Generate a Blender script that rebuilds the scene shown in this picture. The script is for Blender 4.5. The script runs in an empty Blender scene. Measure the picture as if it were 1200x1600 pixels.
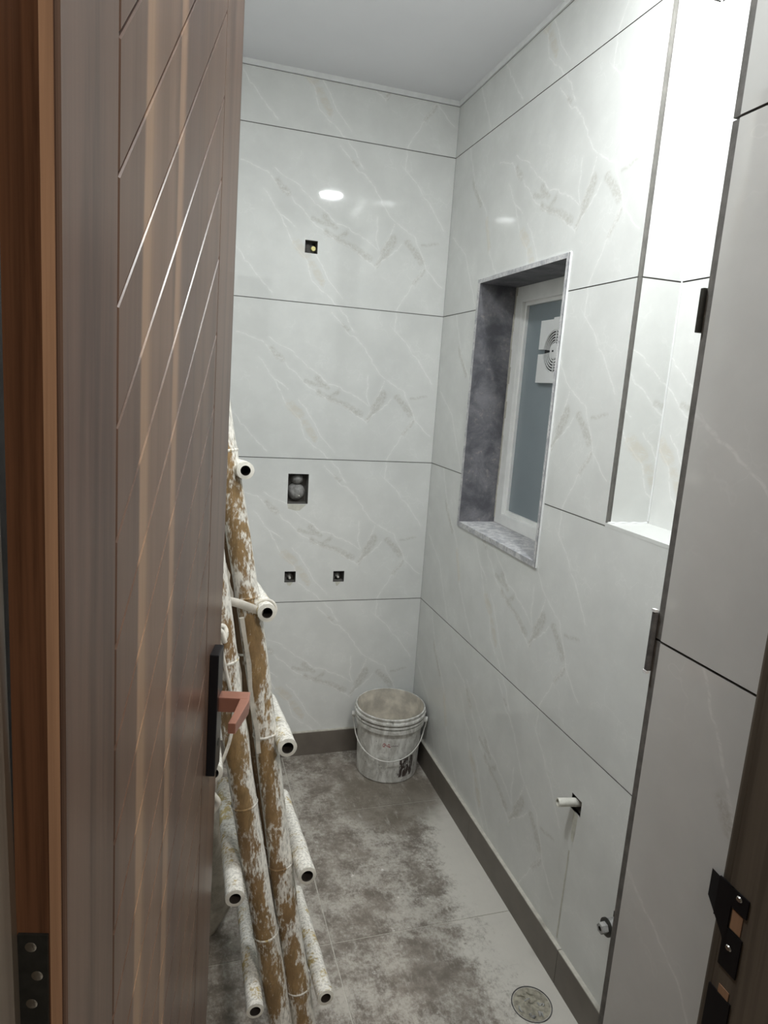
import bpy, bmesh, math, random
from mathutils import Vector, Matrix
random.seed(7)
sc = bpy.context.scene
COL = sc.collection

# ------------------------------------------------------------------ camera
CAM = Vector((-1.03056, -2.65395, 1.61019))
YAW, PITCH, ROLL, FPX = 0.304509, -0.186385, 0.067810, 1047.934
def cam_axes():
    cy, sy, cp, sp = math.cos(YAW), math.sin(YAW), math.cos(PITCH), math.sin(PITCH)
    f = Vector((sy*cp, cy*cp, sp)); r = Vector((cy, -sy, 0)); u = r.cross(f)
    cr, sr = math.cos(ROLL), math.sin(ROLL)
    return cr*r+sr*u, -sr*r+cr*u, f
r_, u_, f_ = cam_axes()
cd = bpy.data.cameras.new('camera'); cam = bpy.data.objects.new('camera', cd); COL.objects.link(cam)
cam.matrix_world = Matrix(((r_.x, u_.x, -f_.x, CAM.x), (r_.y, u_.y, -f_.y, CAM.y), (r_.z, u_.z, -f_.z, CAM.z), (0, 0, 0, 1)))
cd.sensor_fit = 'VERTICAL'; cd.sensor_height = 36.0; cd.lens = 36.0*FPX/1600.0
cd.clip_start = 0.02
sc.camera = cam

# ------------------------------------------------------------------ world, exposure
w = bpy.data.worlds.new('World'); sc.world = w; w.use_nodes = True
w.node_tree.nodes['Background'].inputs[0].default_value = (0.75, 0.85, 1.0, 1)
w.node_tree.nodes['Background'].inputs[1].default_value = 0.02
sc.view_settings.view_transform = 'Standard'; sc.view_settings.look = 'None'
sc.view_settings.gamma = 1.0; sc.view_settings.use_curve_mapping = False
sc.view_settings.exposure = 0.0
LAMP = 318.0        # ceiling panel radiance
HALL = 200.0  # radiance of the added hall fill, unseen from the camera

# ------------------------------------------------------------------ room numbers (metres)
ZC = 2.702                    # ceiling
SK = 0.109                    # skirting height
XL = -1.165                   # left wall
YF = -2.003                   # inner face of the door wall (behind its tiles)
YJ = -2.150                   # inner side of the door frame
YO = -2.270                   # outer face of the door wall
XR = -0.455                   # tiled reveal right of the door
ZD = 2.215                    # top of the door opening
JT = 0.0030                   # joint width
ROWS = [(0.100, 0.700), (0.700, 1.300), (1.300, 1.900), (1.900, 2.500), (2.500, 2.684)]

def lin(c):
    return tuple((x/255/12.92 if x/255 <= .04045 else ((x/255+.055)/1.055)**2.4) for x in c)

# ------------------------------------------------------------------ materials
class NT:
    def __init__(s, name):
        s.m = bpy.data.materials.new(name); s.m.use_nodes = True
        s.t = s.m.node_tree; s.n = s.t.nodes; s.l = s.t.links
        s.b = s.n['Principled BSDF']
    def node(s, kind, **kw):
        o = s.n.new(kind)
        for k, v in kw.items(): setattr(o, k, v)
        return o
    def set(s, sock, v):
        if isinstance(v, bpy.types.NodeSocket): s.l.new(v, sock)
        elif isinstance(v, (tuple, list, Vector)) and sock.type == 'RGBA' and len(v) == 3: sock.default_value = (*v, 1)
        else: sock.default_value = v
    def math(s, op, a, b=0.0, c=0.0, clamp=False):
        o = s.node('ShaderNodeMath', operation=op, use_clamp=clamp)
        s.set(o.inputs[0], a); s.set(o.inputs[1], b); s.set(o.inputs[2], c); return o.outputs[0]
    def vm(s, op, a, b=None, scale=None):
        o = s.node('ShaderNodeVectorMath', operation=op)
        s.set(o.inputs[0], a)
        if b is not None: s.set(o.inputs[1], b)
        if scale is not None: s.set(o.inputs[3], scale)
        return o.outputs[1] if op in ('DOT_PRODUCT', 'LENGTH', 'DISTANCE') else o.outputs[0]
    def noise(s, vec, scale, detail=4, rough=.55, dist=0.0, col=False):
        o = s.node('ShaderNodeTexNoise'); s.set(o.inputs['Vector'], vec)
        o.inputs['Scale'].default_value = scale; o.inputs['Detail'].default_value = detail
        o.inputs['Roughness'].default_value = rough; o.inputs['Distortion'].default_value = dist
        return o.outputs['Color'] if col else o.outputs['Fac']
    def ramp(s, fac, lo, hi):
        o = s.node('ShaderNodeMapRange', interpolation_type='SMOOTHSTEP')
        s.set(o.inputs[0], fac); s.set(o.inputs[1], lo); s.set(o.inputs[2], hi)
        o.inputs[3].default_value = 0; o.inputs[4].default_value = 1
        return o.outputs[0]
    def mix(s, fac, a, b):
        o = s.node('ShaderNodeMix', data_type='RGBA'); s.set(o.inputs[0], fac)
        s.set(o.inputs[6], a if not isinstance(a, tuple) else (*a[:3], 1)); s.set(o.inputs[7], b if not isinstance(b, tuple) else (*b[:3], 1))
        return o.outputs[2]
    def mapping(s, vec, scale):
        o = s.node('ShaderNodeMapping'); s.set(o.inputs[0], vec); o.inputs['Scale'].default_value = scale; return o.outputs[0]
    def sep(s, vec):
        o = s.node('ShaderNodeSeparateXYZ'); s.set(o.inputs[0], vec); return o.outputs
    def coord(s, which='Object'):
        return s.node('ShaderNodeTexCoord').outputs[which]
    def bump(s, h, strength=.2, dist=.002):
        o = s.node('ShaderNodeBump'); o.inputs['Strength'].default_value = strength; o.inputs['Distance'].default_value = dist
        s.set(o.inputs['Height'], h); s.l.new(o.outputs[0], s.b.inputs['Normal'])
    def out(s, color=None, rough=None, metal=None, spec=None):
        if color is not None: s.set(s.b.inputs['Base Color'], color)
        if rough is not None: s.set(s.b.inputs['Roughness'], rough)
        if metal is not None: s.set(s.b.inputs['Metallic'], metal)
        if spec is not None: s.set(s.b.inputs['Specular IOR Level'], spec)
        return s.m

def simple(name, rgb, rough=.6, metal=0.0, spec=.5, var=.12, scale=18, bump=0.0):
    k = NT(name); c = lin(rgb); v = k.coord()
    n = k.noise(v, scale, 5)
    dark = tuple(x*(1-var) for x in c); lite = tuple(min(1, x*(1+var)) for x in c)
    col = k.mix(k.ramp(n, .3, .7), dark, lite)
    if bump: k.bump(n, bump)
    return k.out(col, rough, metal, spec)

VW = [[(0.382,0.472),(0.47,0.446),(0.513,0.409),(0.637,0.3),(0.727,0.25),(0.818,0.208),(0.9,0.161)],
      [(0.497,0.461),(0.634,0.377),(0.738,0.307),(0.783,0.292),(0.908,0.224)],
      [(0.459,0.384),(0.531,0.3),(0.569,0.219),(0.629,0.159),(0.654,0.081),(0.754,-0.003)],
      [(0.531,0.3),(0.581,0.276)], [(0.626,0.237),(0.696,0.133),(0.775,0.027)],
      [(0.738,0.577),(0.815,0.502),(0.862,0.464),(0.953,0.35),(1.042,0.298),(1.087,0.226),(1.115,0.176),(1.185,0.111)],
      [(0.766,0.6),(0.83,0.51)], [(1.001,0.6),(0.994,0.524),(1.068,0.466),(1.174,0.328)],
      [(0.901,0.154),(0.998,0.258)], [(0.9,0.346),(0.889,0.274),(0.915,0.224)],
      [(1.107,0.175),(1.013,0.043),(1.0,0.0)], [(0.97,0.329),(0.901,0.158)],
      [(0.10,0.60),(0.19,0.44),(0.30,0.33),(0.36,0.18),(0.50,0.02)], [(0.0,0.30),(0.14,0.22),(0.27,0.02)]]
VG = [([(0.512,0.422),(0.549,0.377)],.010), ([(0.644,0.308),(0.732,0.292)],.009), ([(0.686,0.325),(0.739,0.286)],.010),
      ([(0.755,0.258),(0.784,0.274)],.010), ([(0.966,0.276),(0.935,0.212)],.017), ([(0.935,0.212),(0.908,0.165)],.009),
      ([(1.021,0.267),(1.063,0.225),(1.092,0.195)],.014), ([(1.084,0.263),(1.147,0.274)],.006),
      ([(0.784,0.534),(0.807,0.522)],.007), ([(1.107,0.168),(1.064,0.113)],.007), ([(0.16,0.47),(0.24,0.37)],.011), ([(0.70,0.27),(0.88,0.188)],.012)]
VT = [([(0.59,0.215),(0.626,0.18)],.021), ([(0.648,0.15),(0.695,0.085)],.015), ([(0.31,0.30),(0.35,0.2)],.014)]

def tile_material(name, tint=1.0):
    k = NT(name); uv = k.coord('UV')
    wob = k.vm('SUBTRACT', k.noise(uv, 9, 3, .6, col=True), (.5, .5, .5))
    P = k.vm('MULTIPLY', k.vm('ADD', uv, k.vm('SCALE', wob, scale=.045)), (1, 1, 0))
    def seg(a, b, wd):
        a = Vector((*a, 0)); ba = Vector((*b, 0))-a; L = ba.length_squared
        pa = k.vm('SUBTRACT', P, tuple(a))
        h = k.math('MULTIPLY_ADD', k.vm('DOT_PRODUCT', pa, tuple(ba/L)), 1.0, 0.0, clamp=True)
        d = k.vm('LENGTH', k.vm('SUBTRACT', pa, k.vm('SCALE', tuple(ba), scale=h)))
        return k.math('SUBTRACT', d, wd) if wd else d
    def field(lines):
        acc = None
        for pts, wd in lines:
            for a, b in zip(pts, pts[1:]):
                d = seg(a, b, wd); acc = d if acc is None else k.math('MINIMUM', acc, d)
        return acc
    fw = field([(s, 0) for s in VW]); fg = field(VG); ft = field(VT)
    fine = k.noise(uv, 70, 5, .65)
    streak = k.noise(k.mapping(uv, (1, 2.2, 1)), 34, 4, .7, 1.2)
    cloud = k.noise(uv, 5, 5, .6)
    base = lin((221, 222, 219)); base = tuple(x*tint for x in base)
    c = k.mix(k.ramp(cloud, .3, .7), tuple(x*.94 for x in base), tuple(min(1, x*1.04) for x in base))
    # soft pale halo beside the veins and the pale vein line
    c = k.mix(k.math('MULTIPLY', k.ramp(fw, .016, .002), .16), c, lin((236, 236, 233)))
    line = k.math('MULTIPLY', k.ramp(fw, .0036, .0008), k.ramp(streak, .30, .62))
    c = k.mix(k.math('MULTIPLY', line, .54), c, lin((246, 246, 244)))
    tan = k.math('MULTIPLY', k.math('MULTIPLY', k.ramp(ft, .006, -.010), k.ramp(streak, .25, .6)), .4)
    c = k.mix(tan, c, lin((210, 200, 180)))
    gr = k.math('MULTIPLY', k.ramp(fg, .005, -.008), k.ramp(k.noise(uv, 110, 5, .75, .6), .30, .66))
    c = k.mix(k.math('MULTIPLY', gr, .52), c, lin((178, 174, 163)))
    # faint hairline crackle over the whole glaze
    vor = k.node('ShaderNodeTexVoronoi', feature='DISTANCE_TO_EDGE'); k.set(vor.inputs['Vector'], k.vm('ADD', uv, k.vm('SCALE', wob, scale=.35))); vor.inputs['Scale'].default_value = 6
    hair = k.math('MULTIPLY', k.ramp(vor.outputs['Distance'], .03, .004), k.ramp(cloud, .46, .62))
    c = k.mix(k.math('MULTIPLY', hair, .25), c, lin((240, 240, 238)))
    rough = k.math('MULTIPLY_ADD', fine, .03, .025)
    k.bump(k.noise(uv, 45, 3), .03, .001)
    return k.out(c, rough, 0, .42)

M = {}
M['tile'] = tile_material('marble_print_tile')
M['tile_edge'] = simple('tile_raw_edge', (118, 116, 112), .85, var=.2, scale=60)
M['grout'] = simple('grey_grout', (112, 110, 105), .95, var=.15, scale=40)
M['plaster'] = simple('white_ceiling_paint', (240, 240, 243), .85, spec=.2, var=.015, scale=3)
M['hallwall'] = simple('hall_paint', (150, 146, 138), .9, var=.03)
M['caulk'] = simple('white_plaster_band', (228, 229, 228), .9, var=.04, scale=30)
M['mortar'] = simple('dark_mortar', (92, 90, 88), .95, var=.35, scale=60, bump=.4)
M['skirt'] = simple('taupe_skirting_tile', (108, 101, 93), .45, var=.08, scale=14)
M['dust'] = simple('pale_cement_dust', (186, 182, 172), .95, var=.12, scale=50)
M['upvc'] = simple('white_upvc', (240, 240, 237), .35, var=.05, scale=12)
M['fan'] = simple('white_fan_plastic', (226, 227, 226), .4, var=.02)
M['dark'] = simple('dark_cavity', (48, 50, 52), .9, var=.2)
M['black'] = simple('black_lock_plate', (38, 38, 42), .32, .6, var=.05)
M['copper'] = simple('rose_gold_lever', (216, 158, 140), .30, .85, var=.04)
M['steel'] = simple('blackened_steel', (70, 70, 66), .42, .8, var=.15, scale=80)
M['screw'] = simple('bright_screw', (206, 204, 198), .25, 1.0, var=.05)
M['pvc'] = simple('dusty_white_pipe', (216, 214, 204), .6, var=.12, scale=50)
M['brass'] = simple('pale_brass', (206, 196, 130), .4, .3, var=.1)
M['valve'] = simple('cement_splashed_valve', (150, 149, 146), .75, var=.35, scale=55, bump=.5)
M['cord'] = simple('dirty_white_strap', (206, 202, 192), .85, var=.15, scale=60)
M['splint'] = simple('grey_wood_splint', (176, 171, 160), .8, var=.2, scale=40)
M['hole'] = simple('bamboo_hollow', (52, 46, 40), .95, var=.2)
M['lampring'] = simple('lamp_rim', (235, 235, 235), .4, var=.01)

def wood_material(name, dark, mid, lite, bands=(), rough=.30, gscale=(26, 26, 1.1)):
    k = NT(name); v = k.coord('Object')
    g = k.noise(k.mapping(v, gscale), 1.0, 6, .62, .35)
    g2 = k.noise(k.mapping(v, (gscale[0]*6, gscale[1]*6, gscale[2]*1.6)), 1.0, 3, .6)
    c = k.mix(k.ramp(g, .30, .56), lin(dark), lin(mid))
    c = k.mix(k.math('MULTIPLY', k.ramp(g, .56, .74), .7), c, lin(lite))
    X = k.sep(v)
    bend = k.math('MULTIPLY_ADD', k.noise(k.mapping(v, (3, 3, .8)), 1.0, 2), .05, -.025)
    x = k.math('ADD', X[0], bend)
    for a, b, s, rgb in bands:
        m = k.math('MULTIPLY', k.ramp(x, a-.004, a+.004), k.ramp(x, b+.012, b-.012))
        c = k.mix(k.math('MULTIPLY', m, s), c, lin(rgb))
    c = k.mix(k.math('MULTIPLY', k.ramp(g2, .42, .75), .20), c, lin(dark))
    k.bump(g2, .04, .0006)
    return k.out(c, rough, 0, .34)
M['door'] = wood_material('walnut_laminate', (76, 58, 48), (106, 84, 71), (128, 103, 86),
    bands=[(.182, .212, .75, (168, 136, 108)), (.212, .292, .40, (144, 116, 96)), (.296, .320, .75, (164, 132, 106)), (.322, .40, .40, (92, 74, 68))])
M['door_edge'] = wood_material('dark_polished_wood', (60, 38, 25), (98, 66, 46), (122, 86, 60), rough=.22, gscale=(60, 60, 1.4))
M['door_strip'] = wood_material('pale_edge_lipping', (146, 112, 86), (170, 132, 102), (184, 146, 114), rough=.4, gscale=(60, 60, 1.4))
M['groove'] = wood_material('groove_bottom', (62, 44, 36), (84, 64, 54), (104, 84, 72), rough=.18)
M['frame'] = wood_material('dark_frame_wood', (86, 78, 68), (108, 98, 86), (124, 112, 98), rough=.3, gscale=(50, 50, 1.4))

def floor_material():
    k = NT('dusty_grey_floor_tile'); v = k.coord('Object')
    big = k.noise(v, 3.6, 8, .66, .15); mid = k.noise(v, 13, 8, .72, .1); fin = k.noise(v, 60, 5, .7)
    c = k.mix(k.ramp(mid, .34, .66), lin((112, 104, 95)), lin((152, 144, 134)))
    grit = k.noise(k.mapping(v, (150, 90, 1)), 1, 5, .75)
    comb = k.math('ADD', k.math('MULTIPLY_ADD', big, .50, k.math('MULTIPLY', mid, .28)), k.math('MULTIPLY_ADD', fin, .22, k.math('MULTIPLY', grit, .25)))
    dust = k.ramp(comb, .575, .70)
    X = k.sep(v)
    edge = k.ramp(k.math('ADD', X[0], k.math('MULTIPLY', k.math('SUBTRACT', comb, .62), .9)), -.26, -.12)
    near = k.ramp(X[1], -.30, -.55)
    dust = k.math('MAXIMUM', k.math('MULTIPLY', dust, .55), k.math('MULTIPLY', k.math('MULTIPLY', edge, near), .85))
    c = k.mix(dust, c, lin((206, 202, 193)))
    wet = k.math('MULTIPLY', k.ramp(k.vm('DISTANCE', k.vm('ADD', v, k.vm('SCALE', k.noise(v, 7, 4, col=True), scale=.22)), (-.10, -.26, .11)), .26, .15), .7)
    c = k.mix(wet, c, lin((112, 104, 92)))
    sp = k.math('MULTIPLY', k.ramp(mid, .60, .70), k.ramp(k.noise(v, 19, 6, .7, .1), .50, .62))
    c = k.mix(k.math('MULTIPLY', sp, .75), c, lin((82, 74, 64)))
    vo = k.node('ShaderNodeTexVoronoi'); k.set(vo.inputs['Vector'], v); vo.inputs['Scale'].default_value = 17
    chip = k.math('MULTIPLY', k.ramp(vo.outputs['Distance'], .13, .09), k.ramp(fin, .45, .6))
    c = k.mix(k.math('MULTIPLY', chip, k.ramp(big, .5, .56)), c, lin((222, 220, 214)))
    scr = k.noise(k.mapping(v, (40, 12, 1)), 1, 6, .75, .2)
    c = k.mix(k.math('MULTIPLY', k.ramp(scr, .54, .70), .5), c, lin((190, 186, 178)))
    k.bump(fin, .15, .001)
    return k.out(c, k.math('MULTIPLY_ADD', dust, .3, .45), 0, .4)
M['floor'] = floor_material()

def granite():
    k = NT('dark_granite_lining'); v = k.coord('Object')
    a = k.noise(v, 9, 6, .7, .4); b = k.noise(v, 70, 4, .7)
    c = k.mix(k.ramp(a, .35, .7), lin((86, 86, 91)), lin((130, 129, 133)))
    c = k.mix(k.math('MULTIPLY', k.ramp(b, .55, .7), k.ramp(a, .45, .6)), c, lin((150, 144, 140)))
    k.bump(b, .3, .001)
    return k.out(c, .55, 0, .4)
M['granite'] = granite()
def granite_edge():
    k = NT('dusty_granite_edge'); v = k.coord('Object')
    a = k.noise(v, 30, 6, .75, .5); b = k.noise(v, 120, 4, .7)
    c = k.mix(k.ramp(a, .38, .62), lin((168, 168, 172)), lin((210, 209, 208)))
    c = k.mix(k.math('MULTIPLY', k.ramp(b, .58, .7), .6), c, lin((92, 92, 98)))
    return k.out(c, .8, 0, .3)
M['granite_edge'] = granite_edge()

def glass():
    k = NT('frosted_grey_glass'); v = k.coord('Object')
    c = k.mix(k.ramp(k.noise(v, 3, 3), .3, .7), lin((148, 158, 163)), lin((154, 165, 170)))
    k.b.inputs['Transmission Weight'].default_value = .15
    k.b.inputs['IOR'].default_value = 1.5
    return k.out(c, .22, 0, .5)
M['glass'] = glass()

def bamboo(name, body, paint, stain, amount, bias=.0, side=0.2):
    # UV: x = turn around the cane (0..1), y = metres along it
    k = NT(name); uv = k.coord('UV'); S = k.sep(uv); v = k.coord('Object')
    fib = k.noise(k.mapping(v, (70, 70, 24)), 1.0, 5, .75, .3)
    blot = k.noise(k.mapping(v, (18, 18, 8)), 1.0, 6, .7, .3)
    spk = k.noise(k.mapping(v, (190, 190, 70)), 1.0, 3, .6)
    c = k.mix(k.ramp(fib, .3, .7), lin(tuple(x*.78 for x in body)), lin(body))
    c = k.mix(k.math('MULTIPLY', k.ramp(k.noise(v, 7, 3), .45, .65), .55), c, lin(stain))
    turn = k.math('COSINE', k.math('MULTIPLY', k.math('SUBTRACT', S[0], side), 6.2832))
    cov = k.math('ADD', k.math('MULTIPLY_ADD', blot, 1.3, k.math('MULTIPLY', turn, bias)), k.math('MULTIPLY', fib, .5))
    cov = k.math('ADD', cov, k.math('MULTIPLY', spk, .45))
    m = k.ramp(cov, 1.36-amount, 1.52-amount)
    pc = k.mix(k.ramp(spk, .3, .62), lin(tuple(x*.80 for x in paint)), lin(paint))
    c = k.mix(m, c, pc)
    k.bump(k.math('ADD', m, spk), .45, .0012)
    return k.out(c, k.math('MULTIPLY_ADD', m, .2, .55), 0, .35)
M['bamboo'] = bamboo('paint_caked_bamboo', (158, 130, 90), (224, 221, 212), (124, 98, 70), .53, .30, .95)
M['bamboo_back'] = bamboo('brown_bamboo', (140, 114, 84), (196, 190, 178), (104, 82, 60), .22, .08, .9)
M['rung'] = bamboo('white_caked_rung', (206, 184, 128), (228, 225, 216), (196, 180, 130), .42, .05, .2)

def bucket_material():
    k = NT('cement_smeared_white_plastic'); v = k.coord('Object'); X = k.sep(v)
    a = k.noise(k.mapping(v, (22, 22, 9)), 1, 6, .7, .6); b = k.noise(v, 75, 5, .7)
    c = k.mix(k.ramp(a, .36, .64), lin((182, 179, 172)), lin((232, 231, 226)))
    c = k.mix(k.math('MULTIPLY', k.ramp(b, .60, .68), k.ramp(a, .62, .42)), c, lin((92, 88, 82)))
    ang = k.math('ARCTAN2', X[1], X[0])
    # scraped-off label low on the front right
    lab = k.math('MULTIPLY', k.math('MULTIPLY', k.ramp(ang, -1.50, -1.47), k.ramp(ang, -.93, -.97)),
                 k.math('MULTIPLY', k.ramp(X[2], .022, .028), k.ramp(X[2], .118, .112)))
    sc_ = k.noise(k.mapping(v, (70, 70, 22)), 1, 4, .7, .8)
    c = k.mix(k.math('MULTIPLY', lab, k.ramp(sc_, .38, .5)), c, lin((74, 64, 60)))
    k.bump(a, .25, .0015)
    return k.out(c, .6, 0, .4)
M['bucket'] = bucket_material()
M['bucket_in'] = simple('dried_mortar_inside', (206, 199, 186), .9, var=.25, scale=16, bump=.3)
M['wire'] = simple('pale_wire_handle', (212, 210, 204), .5, .2, var=.1)
M['red'] = simple('red_print', (170, 52, 52), .6, var=.1)
M['ink'] = simple('faded_dark_print', (112, 96, 96), .7, var=.2)
def sack():
    k = NT('dusty_woven_sack'); v = k.coord('Object')
    wv = k.node('ShaderNodeTexChecker'); k.set(wv.inputs['Vector'], k.coord('UV')); wv.inputs['Scale'].default_value = 330
    a = k.noise(v, 12, 6, .7, .5)
    c = k.mix(k.ramp(a, .35, .7), lin((158, 150, 136)), lin((206, 200, 186)))
    c = k.mix(k.math('MULTIPLY', wv.outputs['Fac'], .12), c, lin((100, 94, 84)))
    k.bump(a, .3, .003)
    return k.out(c, .85, 0, .3)
M['sack'] = sack()
def emit(name, rgb, s):
    k = NT(name); k.out(lin((240, 240, 240)), .5)
    k.b.inputs['Emission Color'].default_value = (*rgb, 1); k.b.inputs['Emission Strength'].default_value = s
    return k.m
M['lamp'] = emit('led_panel_light', (0.95, 0.985, 1.0), LAMP)
M['hall_fill'] = emit('hall_fill_glow', (1.0, 0.93, 0.86), HALL)

# ------------------------------------------------------------------ mesh builder
class MB:
    def __init__(s): s.v = []; s.f = []; s.mi = []; s.uv = []
    def quad(s, pts, mi=0, uvs=None):
        i = len(s.v); s.v += [tuple(p) for p in pts]; s.f.append(tuple(range(i, i+len(pts)))); s.mi.append(mi)
        s.uv.append(uvs if uvs else [(0, 0)]*len(pts))
    def box(s, x0, x1, y0, y1, z0, z1, mi=0):
        p = [(x, y, z) for z in (z0, z1) for y in (y0, y1) for x in (x0, x1)]
        for q in ((0, 2, 3, 1), (4, 5, 7, 6), (0, 1, 5, 4), (2, 6, 7, 3), (0, 4, 6, 2), (1, 3, 7, 5)):
            s.quad([p[j] for j in q], mi)
    def slab(s, fr, u0, u1, v0, v1, d0, d1, holes=(), mi=0, mie=None, uvo=(0, 0)):
        # fr = (origin, U, V, N); a plate between depths d0 (front) and d1 (back, against N) with rectangular holes
        O, U, V, N = fr; mie = mi if mie is None else mie
        us = sorted(set([u0, u1]+[min(max(h[k], u0), u1) for h in holes for k in (0, 1)]))
        vs = sorted(set([v0, v1]+[min(max(h[k], v0), v1) for h in holes for k in (2, 3)]))
        P = lambda a, b, d: O+U*a+V*b-N*d
        inside = lambda a, b: u0 < a < u1 and v0 < b < v1 and not any(h[0] < a < h[1] and h[2] < b < h[3] for h in holes)
        T = lambda a, b: (a-uvo[0], b-uvo[1])
        for i in range(len(us)-1):
            for j in range(len(vs)-1):
                a0, a1, b0, b1 = us[i], us[i+1], vs[j], vs[j+1]; ca, cb = (a0+a1)/2, (b0+b1)/2
                if not inside(ca, cb): continue
                t = [T(a0, b0), T(a1, b0), T(a1, b1), T(a0, b1)]
                s.quad([P(a0, b0, d0), P(a1, b0, d0), P(a1, b1, d0), P(a0, b1, d0)], mi, t)
                s.quad([P(a0, b0, d1), P(a0, b1, d1), P(a1, b1, d1), P(a1, b0, d1)], mie, t)
                for (e0, e1, na, nb) in (((a0, b0), (a1, b0), ca, b0-1e-5), ((a1, b0), (a1, b1), a1+1e-5, cb),
                                         ((a1, b1), (a0, b1), ca, b1+1e-5), ((a0, b1), (a0, b0), a0-1e-5, cb)):
                    if not inside(na, nb):
                        s.quad([P(*e1, d0), P(*e0, d0), P(*e0, d1), P(*e1, d1)], mie, [T(*e1), T(*e0), T(*e0), T(*e1)])
    def tube(s, pts, rad, n=12, mi=0, cap=True, flat=1.0, up=None):
        pts = [Vector(p) for p in pts]; rad = rad if isinstance(rad, (list, tuple)) else [rad]*len(pts)
        base = len(s.v); L = 0.0; Ls = []
        for i, p in enumerate(pts):
            t = (pts[min(i+1, len(pts)-1)]-pts[max(i-1, 0)]).normalized()
            ref = Vector(up) if up else (Vector((0, 1, 0)) if abs(t.y) < .8 else Vector((0, 0, 1)))
            a = (ref-t*ref.dot(t)).normalized(); b = t.cross(a)
            if i: L += (p-pts[i-1]).length
            Ls.append(L)
            for j in range(n):
                th = 2*math.pi*j/n; s.v.append(tuple(p+a*math.cos(th)*rad[i]+b*math.sin(th)*rad[i]*flat))
        for i in range(len(pts)-1):
            for j in range(n):
                k = (j+1) % n
                s.f.append((base+i*n+j, base+i*n+k, base+(i+1)*n+k, base+(i+1)*n+j)); s.mi.append(mi)
                s.uv.append([(j/n, Ls[i]), ((j+1)/n, Ls[i]), ((j+1)/n, Ls[i+1]), (j/n, Ls[i+1])])
        if cap:
            s.f.append(tuple(base+j for j in reversed(range(n)))); s.mi.append(mi); s.uv.append([(0, 0)]*n)
            s.f.append(tuple(base+(len(pts)-1)*n+j for j in range(n))); s.mi.append(mi); s.uv.append([(0, 0)]*n)
    def lathe(s, prof, c=(0, 0, 0), n=40, mi=0, a0=0.0, a1=2*math.pi, ax='z'):
        c = Vector(c); base = len(s.v); full = abs(a1-a0-2*math.pi) < 1e-6; m = n if full else n+1
        for (r, h) in prof:
            for j in range(m):
                th = a0+(a1-a0)*j/n
                o = {'z': (r*math.cos(th), r*math.sin(th), h), 'x': (h, r*math.cos(th), r*math.sin(th)), 'y': (r*math.sin(th), h, r*math.cos(th))}[ax]
                s.v.append(tuple(c+Vector(o)))
        for i in range(len(prof)-1):
            for j in range(n):
                k = (j+1) % m
                s.f.append((base+i*m+j, base+i*m+k, base+(i+1)*m+k, base+(i+1)*m+j)); s.mi.append(mi); s.uv.append([(0, 0)]*4)
    def prism(s, poly, y0, y1, inset=0.0, mi=0, ch=0.0):
        # polygon in (x, z), face at y0 (seen) with a chamfer ch down to y1
        n = len(poly); cx = sum(p[0] for p in poly)/n; cz = sum(p[1] for p in poly)/n
        def off(d):
            out = []
            for i in range(n):
                a, b, c = Vector(poly[i-1]), Vector(poly[i]), Vector(poly[(i+1) % n])
                e0 = (b-a).normalized(); e1 = (c-b).normalized(); n0 = Vector((-e0.y, e0.x)); n1 = Vector((-e1.y, e1.x))
                m = (n0+n1); m = m/max(m.dot(n0), .35) if m.length > 1e-6 else n0
                out.append(b+m*d)
            return out
        inn = off(ch); i0 = len(s.v)
        s.v += [(p.x, y0, p.y) for p in inn]+[(p[0], y0+ch, p[1]) for p in poly]+[(p[0], y1, p[1]) for p in poly]
        s.f.append(tuple(range(i0, i0+n))); s.mi.append(mi); s.uv.append([(0, 0)]*n)
        for L in (0, 1):
            for j in range(n):
                k = (j+1) % n; s.f.append((i0+L*n+j, i0+(L+1)*n+j, i0+(L+1)*n+k, i0+L*n+k)); s.mi.append(mi); s.uv.append([(0, 0)]*4)
        s.f.append(tuple(i0+2*n+j for j in reversed(range(n)))); s.mi.append(mi); s.uv.append([(0, 0)]*n)
    def build(s, name, mats, parent=None, smooth=None, bevel=0.0, merge=False):
        me = bpy.data.meshes.new(name); me.from_pydata(s.v, [], s.f)
        for m in (mats if isinstance(mats, (list, tuple)) else [mats]): me.materials.append(M[m])
        for p, mi in zip(me.polygons, s.mi): p.material_index = mi
        uvl = me.uv_layers.new(name='UVMap'); k = 0
        for u in s.uv:
            for q in u: uvl.data[k].uv = q; k += 1
        if merge or bevel:
            bm = bmesh.new(); bm.from_mesh(me); bmesh.ops.remove_doubles(bm, verts=bm.verts, dist=1e-6)
            bmesh.ops.recalc_face_normals(bm, faces=bm.faces)
            if bevel:
                ed = [e for e in bm.edges if len(e.link_faces) == 2 and e.calc_face_angle(0) > .6]
                bmesh.ops.bevel(bm, geom=ed, offset=bevel, segments=2, profile=.7, affect='EDGES')
            bm.to_mesh(me); bm.free()
        if smooth:
            me.polygons.foreach_set('use_smooth', [True]*len(me.polygons))
            try: me.set_sharp_from_angle(angle=smooth)
            except Exception: pass
        o = bpy.data.objects.new(name, me); COL.objects.link(o)
        if parent: o.parent = parent
        return o
def empty(name, loc=(0, 0, 0)):
    o = bpy.data.objects.new(name, None); COL.objects.link(o); o.location = loc; o.empty_display_size = .05; return o
def struct(o, label=None):
    o['kind'] = 'structure'
    if label: o['label'] = label
    return o
def tag(o, label, cat, group=None):
    o['label'] = label; o['category'] = cat
    if group: o['group'] = group
    return o
X, Y, Z = Vector((1, 0, 0)), Vector((0, 1, 0)), Vector((0, 0, 1))

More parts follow.
